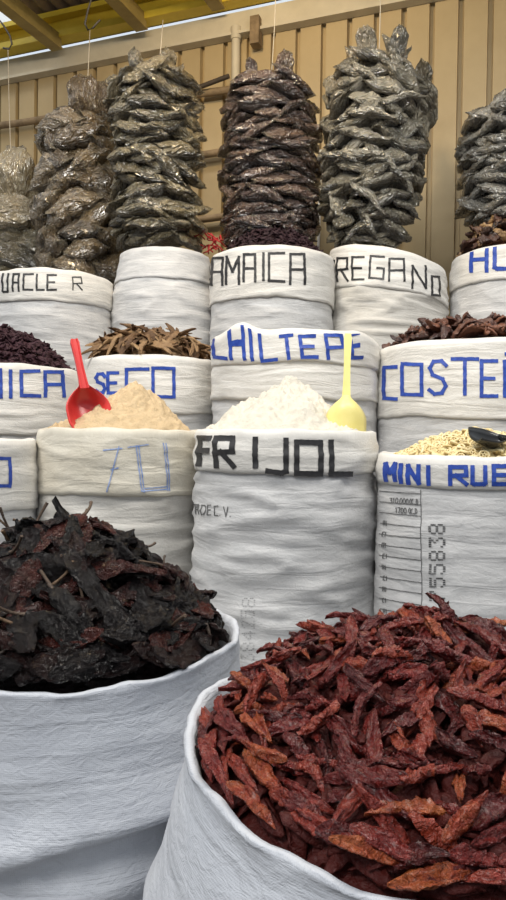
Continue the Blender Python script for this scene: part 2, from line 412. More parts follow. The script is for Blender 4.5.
# ---- front pair
def shape_black(a, d):
    fr = max(0.0, math.cos(a))
    k = d - (0.192 - 0.055*math.sin(a + 0.1)) - 0.012*nz(math.sin(a)*2.2, 4.1, 1)
    fold = 0.013*math.exp(-(k/0.04)**2) if k < 0 else 0.013*math.exp(-(k/0.010)**2) - 0.022*(1 - math.exp(-(k/0.014)**2))
    k2 = k - 0.09 + 0.03*math.sin(a)
    fold2 = 0.010*math.exp(-(k2/0.02)**2)
    return fold + fold2, -0.010*sm(1 - d/0.2)*fr
def shape_red(a, d):
    bk = math.exp(-((a + 1.95)/0.42)**2)                # the rim is pulled out towards the other sack
    dg = 0.0
    for q, amp in ((0.0, 0.010), (0.16, 0.008), (-0.2, 0.006)):
        dg += amp*math.exp(-((a + 0.95 - q - (d - 0.2)*1.6)/0.06)**2) * sm((d - 0.06)/0.15)
    return 0.006*bk*sm(1 - d/0.3) + dg, (-0.012*max(0.0, math.cos(a)) + 0.016*bk)*sm(1 - d/0.2)
A1 = S('black', -105, 240, 1.03, 690, 0.0, 0.020, 1.0, 0.0, 1, wscale=0.6, shape=shape_black)
A1.build('plain white sack at front left, full of nearly black dried chiles', mat=M_sack_front)
A2 = S('red', 190, 735, 0.70, 903, 0.0, 0.045, 0.8, 0.0, 2, wscale=0.6, shape=shape_red)
A2.build('nearest white sack at front right, brimming with dried red chiles', mat=M_sack_front)
# ---- second row
B0 = S('o', -140, 37, 1.86, 443, 0.42, 0.012, 1.0, 0, 3).build('white sack at the left edge showing one blue letter O, beside the tan flour', cuff=0.17)
B1 = S('tan', 36, 201, 2.02, 433, 0.42, 0.010, 1.4, 0, 4, sag=0.01).build('white sack topped by tan flour, with faint blue pen scribble on a stained cuff', cuff=0.165, cmat=M_cuff_stain, mat=M_sack_warm)
B2 = S('frijol', 194, 377, 1.89, 434, 0.42, 0.010, 1.6, 0, 5).build('white sack marked FRIJOL in thick black letters, topped by white flour', cuff=0.095)
B3 = S('mini', 377, 572, 1.75, 461, 0.42, 0.008, 0.7, 0, 6).build('white sack marked MINI RUEDA in blue, with printed table on its side', cuff=0.062)
# ---- third row
C0 = S('ica', -90, 82, 2.47, 366, 0.72, 0.010, 0.9, 0, 7).build('white sack with blue letters ending ICA, full of dark hibiscus petals', cuff=0.22)
C1 = S('seco', 83, 219, 2.62, 358, 0.72, 0.010, 0.9, 0, 8).build('white sack marked SECO in blue behind the tan flour, holding brown strips', cuff=0.19)
def shape_fold(a, d):
    return 0.0, (0.034*math.exp(-((a + 0.72)/0.22)**2) + 0.012*math.exp(-((a - 0.75)/0.2)**2)) * sm(1 - d/0.06)
C2 = S('chil', 213, 376, 2.43, 334, 0.72, 0.012, 1.0, -0.012, 9, sag=0.02, shape=shape_fold).build('white sack marked CHILTEPE in blue, with twice-folded uneven top', cuffs=[0.20, 0.088])
C3 = S('cost', 376, 582, 2.36, 341, 0.72, 0.010, 0.6, 0.0, 10).build('wide white sack marked COSTEÑO in tall blue letters at the right', cuff=0.225)
# ---- back row
D0 = S('uacle', -10, 113, 3.06, 271, 1.15, 0.008, 1.0, 0, 11).build('white sack marked UACLE R in thin black letters at upper left', cuff=0.12)
D1 = S('blank', 117, 208, 3.12, 249, 1.15, 0.045, 1.1, 0, 12).build('unlettered white sack in the back row between the UACLE and JAMAICA sacks', cuff=0.125, cmat=M_sack)
D2 = S('jam', 208, 332, 3.02, 247, 1.15, 0.006, 0.9, 0, 13).build('white sack marked JAMAICA in black letters in the back row', cuff=0.20)
D3 = S('oreg', 325, 444, 3.10, 252, 1.15, 0.012, 1.9, -0.055, 14).build('white sack with tilted cuff marked OREGANO in black letters', cuff=0.155, mat=M_sack_warm)
D4 = S('hu', 447, 575, 3.02, 246, 1.15, 0.008, 0.9, 0, 15).build('white sack at upper right edge marked HU in blue', cuff=0.13)
for k, s in sk.items(): print('SACK', k, round(s.cx, 3), round(s.cy, 3), 'r', round(s.r, 3), 'z', round(s.z0, 2), round(s.z1, 3))

D2.letters([('J',207.8,210.2,259,285),('A',213,223.5,258,285),('M',227,239.5,257,284),('A',244,255.5,254.5,281.5),('I',263,264,253.5,280),('C',269,284,253,281.5),('A',290,304.5,254,284)], 2.5, M_black, cdepth=0.2)
D0.letters([('U',3.5,8.5,274,292),('A',13.4,19.2,274,291),('C',24,33,274,290),('L',37,44,274.5,290),('E',47.5,56,275,290),('R',72.5,81.5,277,290,1.2)], 1.9, M_black, cdepth=0.12)
D3.letters([('O',331,334.8,260,283),('R',338,348.5,258,280),('E',353,364,257,279),('G',369.5,384,256,279),('A',389,404,259,281),('N',412,425,266,288),('O',431,438.5,276,295)], 2.1, M_black, cdepth=0.155)
D4.letters([('H',471.5,487,248,271),('U',495,512,245,269)], 4.0, M_blue, cdepth=0.13)
C0.letters([('A',-20,1,370,397),('I',10,11,371,397),('C',21,38.5,371,396),('A',44,62.5,372,396)], 3.6, M_blue, cdepth=0.22)
C1.letters([('S',97.5,106,374,393),('E',109,118.5,373,393),('C',127,148,369,395),('O',153,173.5,368,397)], 3.3, M_blue, cdepth=0.19)
C2.letters([('C',214.5,226,332,356),('H',231,244,332.5,356),('I',251,252,334,357),('L',261,275,335,359),('T',282,293,336,359),('E',301,315.5,338,359),('P',326.5,342.5,337,360),('E',350,359,338,359)], 3.6, M_blue, -0.12, off=0.015, cdepth=0.088)
C3.letters([('C',385.5,397.5,367,399),('O',403.5,422.5,364,395),('S',430,446.5,361,394),('T',452.5,477.5,359,394),('E',481.5,496.5,361,396),('Ñ',504.5,521,354,396),('O',528,543,364,397)], 3.7, M_blue, cdepth=0.225)
B0.letters([('O',-16,9,458,486)], 3.4, M_blue, cdepth=0.17)
B2.letters([('F',200,210,438,464),('R',216.5,234,438,466),('I',255.5,256.5,439,466),('J',268,286,440,473),('O',296.5,320.5,442,474),('L',331,350,442,474)], 5.4, M_black, cdepth=0.095)
B3.letters([('M',388,397,464,480),('I',402,403,465,482),('N',409.5,419.5,466,483),('I',428.5,429.5,467,484),('R',450.5,466.5,467,484),('U',472.5,485,467,484),('E',493.5,508,466,484),('D',514,526,467,485),('A',532,543,467,485)], 4.3, M_blue, cdepth=0.062)
B1.ink('pen_scribble', parent=B1.cuff, strokes=[[(119,447),(107,492)],[(104,450.5),(122,448.5)],[(128,447.5),(148,444.5)],[(136,446),(141.5,491)],[(138.5,446),(144,492)],[(141.5,491),(168,489)],[(143,488.5),(166,486.5)],[(163,443),(167.5,490)],[(165.5,443),(169.5,490)],[(111,470),(118,468)]], width=1.2, mat=M_bluefaint, cdepth=0.165)
# printed marks on the sacks' own cloth
pr = []
for q in [('A',194.8,197.6,504.5,514),('D',200.5,204.2,505,514.5),('E',206,209.5,505.2,514.8),('C',213,217,506,515.6),('.',218.5,219.5,506,515.6),('V',223,227.5,507,516.6),('.',229.5,230.5,507,516.6)]:
    B2.ink('printed_letter', word([q]), 0.95, M_print, off=0.0, wr=1.0)
D5 = {'7':["11111","00001","00010","00100","01000","01000","01000"],'5':["11111","10000","11110","00001","00001","10001","01110"],
      '8':["01110","10001","10001","01110","10001","10001","01110"],'3':["11111","00010","00100","00010","00001","10001","01110"],'4':["00010","00110","01010","10010","11111","00010","00010"],'2':["01110","10001","00001","00010","00100","01000","11111"]}
def dots(txt, x0, y0, cw, ch, dx, dy):
    """dot-matrix figures running up the side, each turned a quarter"""
    out = []
    for i, c in enumerate(txt):
        for r_, row in enumerate(D5[c]):
            for c_, v in enumerate(row):
                if v == '1':
                    out.append([(x0 + r_*dx, y0 - i*ch - c_*dy)])
    return out
for i, ch in enumerate('755838'): B3.ink('printed_figure', dots(ch, 430.5, 600 - i*13.4, 0, 0, 2.3, 2.1), 1.35, M_print, off=0.0, wr=1.0)
for i, ch in enumerate('7384258'): B2.ink('printed_figure', dots(ch, 242, 672 - i*11, 0, 0, 2.0, 1.8), 0.8, M_printfaint, off=0.0, wr=1.0)
tb = [[(421.5,490),(421.8,560),(422,625)]]
for k in range(13): tb.append([(381, 491 + k*10.7), (400, 492.5 + k*10.9), (421.5, 493.8 + k*11.1)])
B3.ink('printed_table', tb, 0.75, M_print, off=0.0, wr=1.0)
t1 = word([('3',391.5,393.5,498,503),('1',394.5,396,498,503),('0',397,399,498,503),('0',401,403,498.5,503.5),('0',404,406,498.5,503.5),('0',407,409,499,504),('(',410,411.5,499,504),('K',412,414,499,504),('J',415,417,499,504),(')',417.5,419,499,504)])
t2 = word([('1',396.5,398,507.5,512.5),('7',399,401,507.5,512.5),('0',402,404,508,513),('0',405,407,508,513),('(',409,410.5,508,513),('K',411,413,508.5,513.5),('J',414,416,508.5,513.5),(')',416.5,418,508.5,513.5)])
for k in range(9):
    y = 521 + k*11
    B3.ink('printed_text', word([('C' if k % 2 else 'A', 384, 385.6, y, y+4), ('1', 386.6, 387.6, y+.3, y+4.3)]), 0.75, M_print, off=0.0, wr=1.0)
for q in (t1, t2): B3.ink('printed_text', q, 0.75, M_print, off=0.0, wr=1.0)

# ------------------------------------------------------------------ heaps
def heap_fn(s, h, R_, pw, ox=0.0, oy=0.0, lump=0.012, sink=0.03, fs=9):
    zr = s.z1 - sink
    def f(x, y):
        rho = math.hypot(x, y) / R_
        # peak moved to (ox, oy)
        k = max(0.0, 1 - rho)
        px_, py_ = x - ox*k, y - oy*k
        q = min(1.0, math.hypot(px_, py_) / R_)
        return zr + (h + sink) * max(0.0, 1 - q**pw) + lump * nz(x*fs + s.seed, y*fs, 3.3) * min(1, 3*(1 - q) + .15)
    return f
def heap_mesh(s, f, R_, n=70, m=30):
    b = MB(); rows = []
    for i in range(m + 1):
        rr = R_ * (i + 0.02) / m
        rows.append([Vector((s.cx + rr*math.cos(2*PI*j/n), s.cy + rr*math.sin(2*PI*j/n), f(rr*math.cos(2*PI*j/n), rr*math.sin(2*PI*j/n)))) for j in range(n)])
    rows.append([p - Vector((0, 0, 0.05)) for p in rows[-1]])
    b.grid(list(reversed(rows)), True); b.fan(rows[0], False)
    return b
def hnormal(f, x, y, e=0.006):
    return Vector((-(f(x+e, y) - f(x-e, y)) / (2*e), -(f(x, y+e) - f(x, y-e)) / (2*e), 1)).normalized()
# flour
fT = heap_fn(B1, 0.155, B1.r - 0.020, 1.0, 0.055, 0.0, 0.020, -0.008, 15)
def fT2(x, y): return fT(x, y) + 0.009*nz(x*38, y*38, 1) + 0.009*nz(x*80, y*80, 2) + 0.005*nz(x*150, y*150, 2)
tag(heap_mesh(B1, fT2, B1.r - 0.022, 150, 70).build('flour_heap', M_tan, None, True, (B1.cx, B1.cy, B1.z1)), 'conical heap of tan flour with the red scoop stuck in it', 'flour', None, 'stuff')
fW = heap_fn(B2, 0.160, B2.r - 0.020, 0.95, 0.008, 0.02, 0.026, -0.008, 14)
def fW2(x, y): return fW(x, y) + 0.012*nz(x*32, y*32, 1) + 0.010*nz(x*70, y*70, 2) + 0.005*nz(x*150, y*150, 2)
tag(heap_mesh(B2, fW2, B2.r - 0.022, 150, 70).build('flour_heap', M_white, None, True, (B2.cx, B2.cy, B2.z1)), 'conical heap of white flour with the yellow scoop stuck in it', 'flour', None, 'stuff')

# ------------------------------------------------------------------ chiles
def pod(L, W, T, seed, nu=16, nv=10, curl=0.3, wrk=0.25, tipw=0.15, blunt=0.75, open_=0.0, rdg=0.0):
    """a dried pod along x: flattened, wrinkled and bent"""
    b = MB(); rows = []; q = seed*5.17
    for i in range(nu + 1):
        u = i / nu
        w = (math.sin(PI * (0.04 + 0.93*u**blunt)) ** 0.75)
        w = max(w, tipw*(1-u))
        row = []
        for j in range(nv):
            a = 2*PI*j/nv
            ca, sa = math.cos(a), math.sin(a)
            y = ca * W/2 * w; z = sa * T/2 * w * (1 - 0.4*open_)
            d = 1 + wrk * nz(u*5 + q, ca*2, sa*2 + q) + wrk*0.5*nz(u*13 + q, ca*3.5, sa*3.5)
            y *= d; z *= d
            if rdg:
                g1 = 1 - min(1, abs(nz(u*3.2 + q, ca*2.6 + 3, sa*1.2))*3.2); g2 = 1 - min(1, abs(nz(u*8 + q, ca*3.4 + 6, sa*1.5 + 2))*3.0)
                z += (0.55*g1 + 0.35*g2) * T * rdg * (1 if sa >= 0 else 0.6) * (0.3 + w)
                z += T*1.1*rdg*nz(u*2.4 + q, ca*1.4 + 2, 9.1)
            z += open_ * (abs(ca)**2) * W * 0.35 * w + wrk*0.35*T*nz(u*5 + q, ca*1.5, 4.4)
            y += 0.18 * W * math.sin(u*3.0 + q)
            ang = curl * (u - 0.5)
            x = (u - 0.5) * L
            zz = z - curl * L * ((u - 0.5)**2) * 0.9
            row.append(Vector((x, y, zz)))
        rows.append(row)
    b.grid(rows, True); b.fan(rows[0], True); b.fan(rows[-1])
    return b
def orient(f, s, x, y, lift, tilt, rg, long_bias=None, rim=None):
    n = hnormal(f, x, y)
    if rim and math.hypot(x, y) > rim: long_bias = math.atan2(y, x) + PI/2; tilt *= 0.5; lift *= 0.5
    n = (n + Vector((rg.uniform(-tilt, tilt), rg.uniform(-tilt, tilt), rg.uniform(-tilt, tilt)*0.5))).normalized()
    a = rg.uniform(0, 2*PI) if long_bias is None else long_bias + rg.gauss(0, 0.25 if rim else 0.5)
    t = Vector((math.cos(a), math.sin(a), 0)); t = (t - n*t.dot(n)).normalized(); bt = n.cross(t)
    M = Matrix((t, bt, n)).transposed().to_4x4()
    M.translation = Vector((s.cx + x, s.cy + y, f(x, y))) + hnormal(f, x, y)*lift
    return M
def scatter(n, R_, rg, mind, accept=lambda x, y: True, tries=60000, shape=lambda m, k: m):
    pts = []; cell = {}
    t = 0
    while len(pts) < n and t < tries:
        t += 1
        a = rg.uniform(0, 2*PI); r_ = R_ * math.sqrt(rg.random()); x, y = r_*math.cos(a), r_*math.sin(a)
        if not accept(x, y): continue
        if t > tries*0.2: mind *= 0.9999
        key = (int(x/0.03), int(y/0.03)); ok = True
        for i in (-1, 0, 1):
            for j in (-1, 0, 1):
                for (u, v) in cell.get((key[0]+i, key[1]+j), []):
                    if (u-x)**2 + (v-y)**2 < mind*mind: ok = False; break
                if not ok: break
            if not ok: break
        if ok: pts.append((x, y)); cell.setdefault(key, []).append((x, y))
    return pts
def px_of(v):
    l = CR.transposed() @ (Vector(v) - CP)
    return 253 + FPX * l.x / -l.z, 450 - FPX * l.y / -l.z

# --- red chiles
rg = random.Random(21)
RR = A2.r - 0.016
fR = heap_fn(A2, 0.118, RR, 1.5, 0.0, 0.05, 0.022, -0.002, 11)
redpods = [pod(rg.uniform(0.042, 0.072), rg.uniform(0.0105, 0.017), rg.uniform(0.004, 0.007), k, 26, 18, rg.uniform(-0.7, 0.9), rg.uniform(0.35, 0.6), 0.2, rg.uniform(0.6, 1.0), (0.0, 0.3, 0.7)[k % 3], 0.8).mesh('red_chile', M_red) for k in range(20)]
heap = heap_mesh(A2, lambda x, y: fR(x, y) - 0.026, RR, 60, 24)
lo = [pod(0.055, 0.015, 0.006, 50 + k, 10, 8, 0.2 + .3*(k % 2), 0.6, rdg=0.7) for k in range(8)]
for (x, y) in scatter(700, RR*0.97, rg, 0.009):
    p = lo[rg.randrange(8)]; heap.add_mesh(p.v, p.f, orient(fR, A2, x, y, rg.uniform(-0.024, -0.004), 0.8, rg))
tag(heap.build('red_chile_heap', M_redshade, None, True, (A2.cx, A2.cy, A2.z1)), 'deeper layer of dried red chiles under the loose pods in the front right sack', 'chiles', None, 'stuff')
def in_view(s, f):
    def g(x, y):
        u, v = px_of((s.cx + x, s.cy + y, f(x, y))); return -25 < u < 530 and v < 915
    return g
for i, (x, y) in enumerate(scatter(300, RR*0.985, rg, 0.0148, in_view(A2, fR))):
    sc = rg.uniform(0.75, 1.15)
    M = orient(fR, A2, x, y, rg.uniform(-0.002, 0.015), 0.6 if rg.random() < .75 else 1.0, rg, None, RR - 0.03) @ Matrix.Diagonal((sc, sc, sc, 1))
    o = link('red_chile', redpods[rg.randrange(len(redpods))], M)
    tag(o, 'dried red chile pod lying loose on the heap in the front right sack', 'chile', 'red chiles in the front right sack')
# --- black chiles
rg = random.Random(33)
RB = A1.r - 0.018
fB = heap_fn(A1, 0.160, RB, 1.3, -0.015, 0.0, 0.020, 0.004, 9)
blk = [pod(rg.uniform(0.078, 0.125), rg.uniform(0.028, 0.046), rg.uniform(0.006, 0.010), 100 + k, 34, 24, rg.uniform(-0.7, 0.8), rg.uniform(0.3, 0.5), 0.25, rg.uniform(0.5, 0.75), (0.0, 0.2, 0.35)[k % 3], 0.75).mesh('black_chile', M_blackchile) for k in range(16)]
stems = []
for k in range(5):
    b = MB(); L = rg.uniform(0.03, 0.055); c = rg.choice((-1, 1))*rg.uniform(0.3, 0.8)
    pts = [Vector((-t*L, c*L*t*t, 0.25*L*t*t*(1 if k % 2 else -0.4))) for t in (0, .2, .4, .6, .8, 1)]
    b.tube(pts, [0.0038, 0.0026, 0.0022, 0.0020, 0.0021, 0.0027], 7); stems.append(b.mesh('stem', M_stem if k < 2 else M_stemdark))
heap = heap_mesh(A1, lambda x, y: fB(x, y) - 0.034, RB, 60, 24)
lo = [pod(0.09, 0.04, 0.012, 150 + k, 8, 7, 0.3, 0.6) for k in range(5)]
for (x, y) in scatter(170, RB*0.95, rg, 0.018):
    p = lo[rg.randrange(5)]; heap.add_mesh(p.v, p.f, orient(fB, A1, x, y, rg.uniform(-0.030, -0.010), 0.6, rg))
tag(heap.build('black_chile_heap', M_blackchile, None, True, (A1.cx, A1.cy, A1.z1)), 'deeper layer of dark dried chiles under the loose pods in the front left sack', 'chiles', None, 'stuff')
for i, (x, y) in enumerate(scatter(200, RB*0.94, rg, 0.0215, in_view(A1, fB))):
    sc = rg.uniform(0.75, 1.12)
    edge = math.hypot(x, y)/RB
    M = orient(fB, A1, x, y, rg.uniform(-0.004, 0.016), 0.42 if rg.random() < 0.85 else 0.9, rg, None, RB - 0.05) @ Matrix.Diagonal((sc, sc, sc, 1))
    me = blk[rg.randrange(len(blk))]
    o = link('black_chile', me, M)
    tag(o, 'wrinkled nearly black dried chile lying on the heap in the front left sack', 'chile', 'black chiles in the front left sack')
    if rg.random() < 0.24 and edge < 0.85:
        xs = min(v.co.x for v in me.vertices); vv = [v.co for v in me.vertices if v.co.x < xs + 0.004]
        c = sum(vv, Vector()) / len(vv)
        link('stem', stems[rg.randrange(5)], Matrix.Translation(c + Vector((0.004, 0, 0))) @ Matrix.Rotation(rg.uniform(0, 6.28), 4, 'X'), o)

# --- small heaps
def scatter_things(s, f, R_, n, mind, meshes, name, label, cat, group, lift, tilt, seed, acc=None, bias=None, sc=(0.8, 1.15)):
    rg = random.Random(seed)
    for (x, y) in scatter(n, R_, rg, mind, acc or in_view(s, f)):
        k = rg.uniform(*sc)
        b = None if bias is None else bias(x, y, rg)
        M = orient(f, s, x, y, rg.uniform(*lift), tilt, rg, b) @ Matrix.Diagonal((k, k, k, 1))
        tag(link(name, meshes[rg.randrange(len(meshes))], M), label, cat, group)
front = lambda s, f, ymax: (lambda x, y: y < ymax and in_view(s, f)(x, y))
# costeno
rg = random.Random(5); Rr = C3.r - 0.024
fC = heap_fn(C3, 0.072, Rr, 2.8, 0, 0, 0.012, 0.01)
tag(heap_mesh(C3, lambda x, y: fC(x, y) - 0.01, Rr).build('brown_chile_heap', M_costeno, None, True, (C3.cx, C3.cy, C3.z1)), 'deeper layer of brown dried chiles filling the COSTEÑO sack', 'chiles', None, 'stuff')
pods = [pod(rg.uniform(0.07, 0.11), rg.uniform(0.022, 0.034), 0.012, 200 + k, 18, 12, rg.uniform(-0.6, 0.9), 0.5, 0.2, 0.8, (0, .4)[k % 2], 0.8).mesh('brown_chile', M_costeno) for k in range(9)]
scatter_things(C3, fC, Rr*0.90, 210, 0.021, pods, 'brown_chile', 'long brown dried chile on top of the COSTEÑO sack', 'chile', 'brown chiles in the COSTEÑO sack', (0.004, 0.026), 1.0, 51, front(C3, fC, 0.15))
# seco strips
Rr = C1.r - 0.024
fS = heap_fn(C1, 0.085, Rr, 3.4, -0.02, 0, 0.012, 0.01)
tag(heap_mesh(C1, lambda x, y: fS(x, y) - 0.012, Rr).build('brown_strip_heap', M_seco, None, True, (C1.cx, C1.cy, C1.z1)), 'deeper layer of tan brown dried strips filling the SECO sack', 'dried chile strips', None, 'stuff')
pods = [pod(rg.uniform(0.10, 0.15), rg.uniform(0.016, 0.028), 0.008, 230 + k, 20, 12, rg.uniform(0.4, 1.4), 0.5, 0.3, 0.9, 0.3, 0.7).mesh('dried_strip', M_seco) for k in range(9)]
scatter_things(C1, fS, Rr*0.86, 170, 0.02, pods, 'dried_strip', 'tan brown dried strip on top of the SECO sack', 'dried chile strip', 'dried strips in the SECO sack', (0.006, 0.03), 1.0, 52, front(C1, fS, 0.12), lambda x, y, g: math.atan2(y, x), (0.9, 1.3))
# HU
Rr = D4.r - 0.024
fH = heap_fn(D4, 0.15, Rr, 2.4, 0, 0, 0.015, 0.01)
tag(heap_mesh(D4, lambda x, y: fH(x, y) - 0.012, Rr).build('patchy_chile_heap', M_costeno, None, True, (D4.cx, D4.cy, D4.z1)), 'deeper layer of dark patchy dried chiles filling the HU sack', 'chiles', None, 'stuff')
pods = [pod(rg.uniform(0.07, 0.10), rg.uniform(0.03, 0.045), 0.016, 260 + k, 20, 14, rg.uniform(-0.6, 0.9), 0.6, 0.2, 0.7, (0, .4)[k % 2], 0.8).mesh('patchy_chile', M_hua) for k in range(7)]
scatter_things(D4, fH, Rr*0.88, 90, 0.03, pods, 'patchy_chile', 'dark chile with tan patches on top of the HU sack', 'chile', 'patchy chiles in the HU sack', (0.004, 0.025), 0.9, 53, front(D4, fH, 0.12))
# hibiscus petals: too many and small to count
def petals(s, h, Rr, pw, n, seed, label, sc, ox=0, oy=0):
    rg = random.Random(seed); f = heap_fn(s, h, Rr, pw, ox, oy, 0.014, 0.01)
    hb = heap_mesh(s, lambda x, y: f(x, y) - 0.01, Rr, 50, 20)
    lo = [pod(rg.uniform(0.022, 0.036), rg.uniform(0.009, 0.015), 0.005, 300 + k, 6, 6, rg.uniform(-1, 1.4), 0.7, 0.3, 0.8, 0.4) for k in range(8)]
    for (x, y) in scatter(n, Rr*0.98, rg, 0.006):
        p = lo[rg.randrange(8)]; k = rg.uniform(0.7, 1.3)*sc
        hb.add_mesh(p.v, p.f, orient(f, s, x, y, rg.uniform(0, 0.014), 1.2, rg) @ Matrix.Diagonal((k, k, k, 1)))
    tag(hb.build('hibiscus_heap', M_petal, None, True, (s.cx, s.cy, s.z1)), label, 'dried flowers', None, 'stuff')
petals(C0, 0.15, C0.r - 0.024, 2.0, 1500, 61, 'heap of dark purple hibiscus petals in the sack with blue letters ICA', 1.1)
petals(D2, 0.135, D2.r - 0.024, 2.0, 1100, 62, 'heap of dark hibiscus petals in the sack with black letters JAMAICA', 1.0)
# pasta wheels
wb = MB()
def ring(b, R0, r0, nu, nv, zz=0):
    b.grid([[Vector(((R0 + r0*math.cos(2*PI*j/nv))*math.cos(2*PI*i/nu), (R0 + r0*math.cos(2*PI*j/nv))*math.sin(2*PI*i/nu), r0*1.25*math.sin(2*PI*j/nv) + zz)) for j in range(nv)] for i in range(nu + 1)], True)
wheels = []
for k in range(3):
    b = MB(); ring(b, 0.0085, 0.0022, 14, 6); ring(b, 0.0028, 0.0014, 8, 5)
    for q in range(4 + k % 2):
        a = 2*PI*q/(4 + k % 2); b.tube([(0.003*math.cos(a), 0.003*math.sin(a), 0), (0.008*math.cos(a), 0.008*math.sin(a), 0.0004)], 0.0013, 5, False)
    for i, v in enumerate(b.v): b.v[i] = (v[0], v[1]*(1 - 0.12*k), v[2] + 18*v[0]*v[0]*(k - 1))
    wheels.append(b.mesh('pasta_wheel', M_wheel))
Rr = B3.r - 0.022
fM = heap_fn(B3, 0.062, Rr, 1.7, 0.015, 0.0, 0.010, 0.012)
tag(heap_mesh(B3, lambda x, y: fM(x, y) - 0.006, Rr).build('pasta_wheel_heap', M_wheel, None, True, (B3.cx, B3.cy, B3.z1)), 'deeper layer of small yellow wheels filling the MINI RUEDA sack', 'pasta', None, 'stuff')
scatter_things(B3, fM, Rr*0.98, 300, 0.0125, wheels, 'pasta_wheel', 'small pale yellow wheel on top of the MINI RUEDA sack', 'pasta', 'yellow wheels in the MINI RUEDA sack', (0.001, 0.008), 0.8, 54, front(B3, fM, 0.08), None, (1.0, 1.35))

# ------------------------------------------------------------------ scoops
def scoop(name, tip, end, mat, label, wbowl, lbowl, facing, hw=0.011, open_end=True):
    """a hand scoop: handle from end towards the bowl, which is a trough open on the facing side"""
    tip = Vector(tip); end = Vector(end); ax = (tip - end).normalized()
    fc = Vector(facing); fc = (fc - ax*fc.dot(ax)).normalized(); sd = ax.cross(fc).normalized()
    root = empty(name, end, label, 'scoop')
    Lt = (tip - end).length; Lh = Lt - lbowl
    b = MB(); rows = []                             # handle: flat bar with raised edges
    for i in range(13):
        u = i/12; w = hw*(1 - 0.25*math.sin(PI*u)) * (0.7 if i in (0,) else 1); t = 0.0045
        c = end + ax*(u*(Lh + 0.012))
        prof = [(-1,-1),(-1,.8),(-.65,1),(-.45,.35),(.45,.35),(.65,1),(1,.8),(1,-1)]
        rows.append([c + sd*(w*a) + fc*(t*q) for a, q in prof])
    b.grid(rows, True); b.fan(rows[0], True); b.fan(rows[-1])
    b.build('handle', mat, root, False)
    b = MB(); rows = []; rin = []
    for i in range(17):
        u = i/16; c = end + ax*(Lh + u*lbowl)
        w = max(hw*0.9, wbowl*0.5 * (math.sin(min(1, (u + 0.02)*1.75)*PI/2)**0.85) * (1 if u < 0.75 else 1 - 0.18*((u - 0.75)/0.25)**2))
        dep = wbowl*0.42 * (math.sin(min(1, (u + 0.06)*2.2)*PI/2)) * (1 - 0.45*u*u)
        ro, ri = [], []
        for j in range(13):
            a = -1 + 2*j/12
            x = w*a; d = -dep*(1 - abs(a)**2.6)
            ro.append(c + sd*x + fc*d); ri.append(c + sd*x*0.94 + fc*(d + 0.0022))
        rows.append(ro + list(reversed(ri)))
    b.grid(rows, True); b.fan(rows[0], True); b.fan(rows[-1])
    b.build('scoop_bowl', mat, root)
    return root
yT = B1.cy - 0.02
scoop('scoop', P(93, 428, 1.86), P(74, 339, 1.90), M_redplastic, 'red plastic scoop stuck in the tan flour, handle up', 0.125, 0.125, (0.55, -1, 0.45), 0.013)
scoop('scoop', P(345, 442, 1.79), P(348, 334, 1.86), M_yelplastic, 'pale yellow plastic scoop stuck in the white flour, handle up', 0.108, 0.125, (0.1, 1, -0.15), 0.0115)
scoop('scoop', P(475, 433, 1.58), P(560, 447, 1.66), M_blkplastic, 'black scoop lying on the yellow wheels in the MINI RUEDA sack', 0.075, 0.085, (-0.1, -0.45, 0.9), 0.012)

# ------------------------------------------------------------------ hanging bundles of bags
def pouch(L, W, T, seed, fin=0.3, nu=28, nv=22, puff=1.0, wrk=0.18):
    b = MB(); rows = []; uvs = []; q = seed*3.71
    for i in range(nu + 1):
        u = i/nu; e = min(u, 1 - u)*2
        th = T/2 * (sm(e*1.35)**0.65) * puff + 0.0012
        w = W/2 * (0.42 + 0.58*sm(e*2.3)**0.8 + fin*0.8*sm(1 - e*6))
        row = []
        for j in range(nv):
            a = 2*PI*j/nv; ca, sa = math.cos(a), math.sin(a)
            y = (abs(ca)**0.85)*(1 if ca > 0 else -1)*w; z = sa*th
            d = wrk*nz(u*5 + q, ca*1.6, sa*1.6) + wrk*0.6*nz(u*11 + q, ca*3 + 5, sa*3)
            r1 = 1 - min(1, abs(nz(u*2.2 + q + 8, ca*2.6 + u*2, sa*1.4))*3.5); r2 = 1 - min(1, abs(nz(u*5 + q + 2, ca*4 + 3, sa*2))*3)
            cr = nz(u*1.7 + q, ca*6.5, 2 + q)
            z += (d*T*0.35 + (0.16*r1 + 0.10*r2 + 0.30*cr)*T*(1 if sa > 0 else -0.6)) * (0.3 + e); y += d*W*0.2
            x = (u - 0.5)*L + 0.07*L*nz(ca*2 + q, sa*2, u*2)*(1 - e)
            row.append(Vector((x, y, z + 0.16*W*nz(u*2.2 + q, 3, 1)*(1 - e*0.3) + 0.35*W*(1 - e)*nz(q, 2, 5 + round(u)))))
        rows.append(row); uvs.append([(e*0.5, j/nv) for j in range(nv)])
    b.grid(rows, True, uvs); b.fan(rows[0], True); b.fan(rows[-1])
    for k in range(len(b.v) - 2*nv, len(b.v)): b.uv[k] = (0.0, 0.0)
    return b
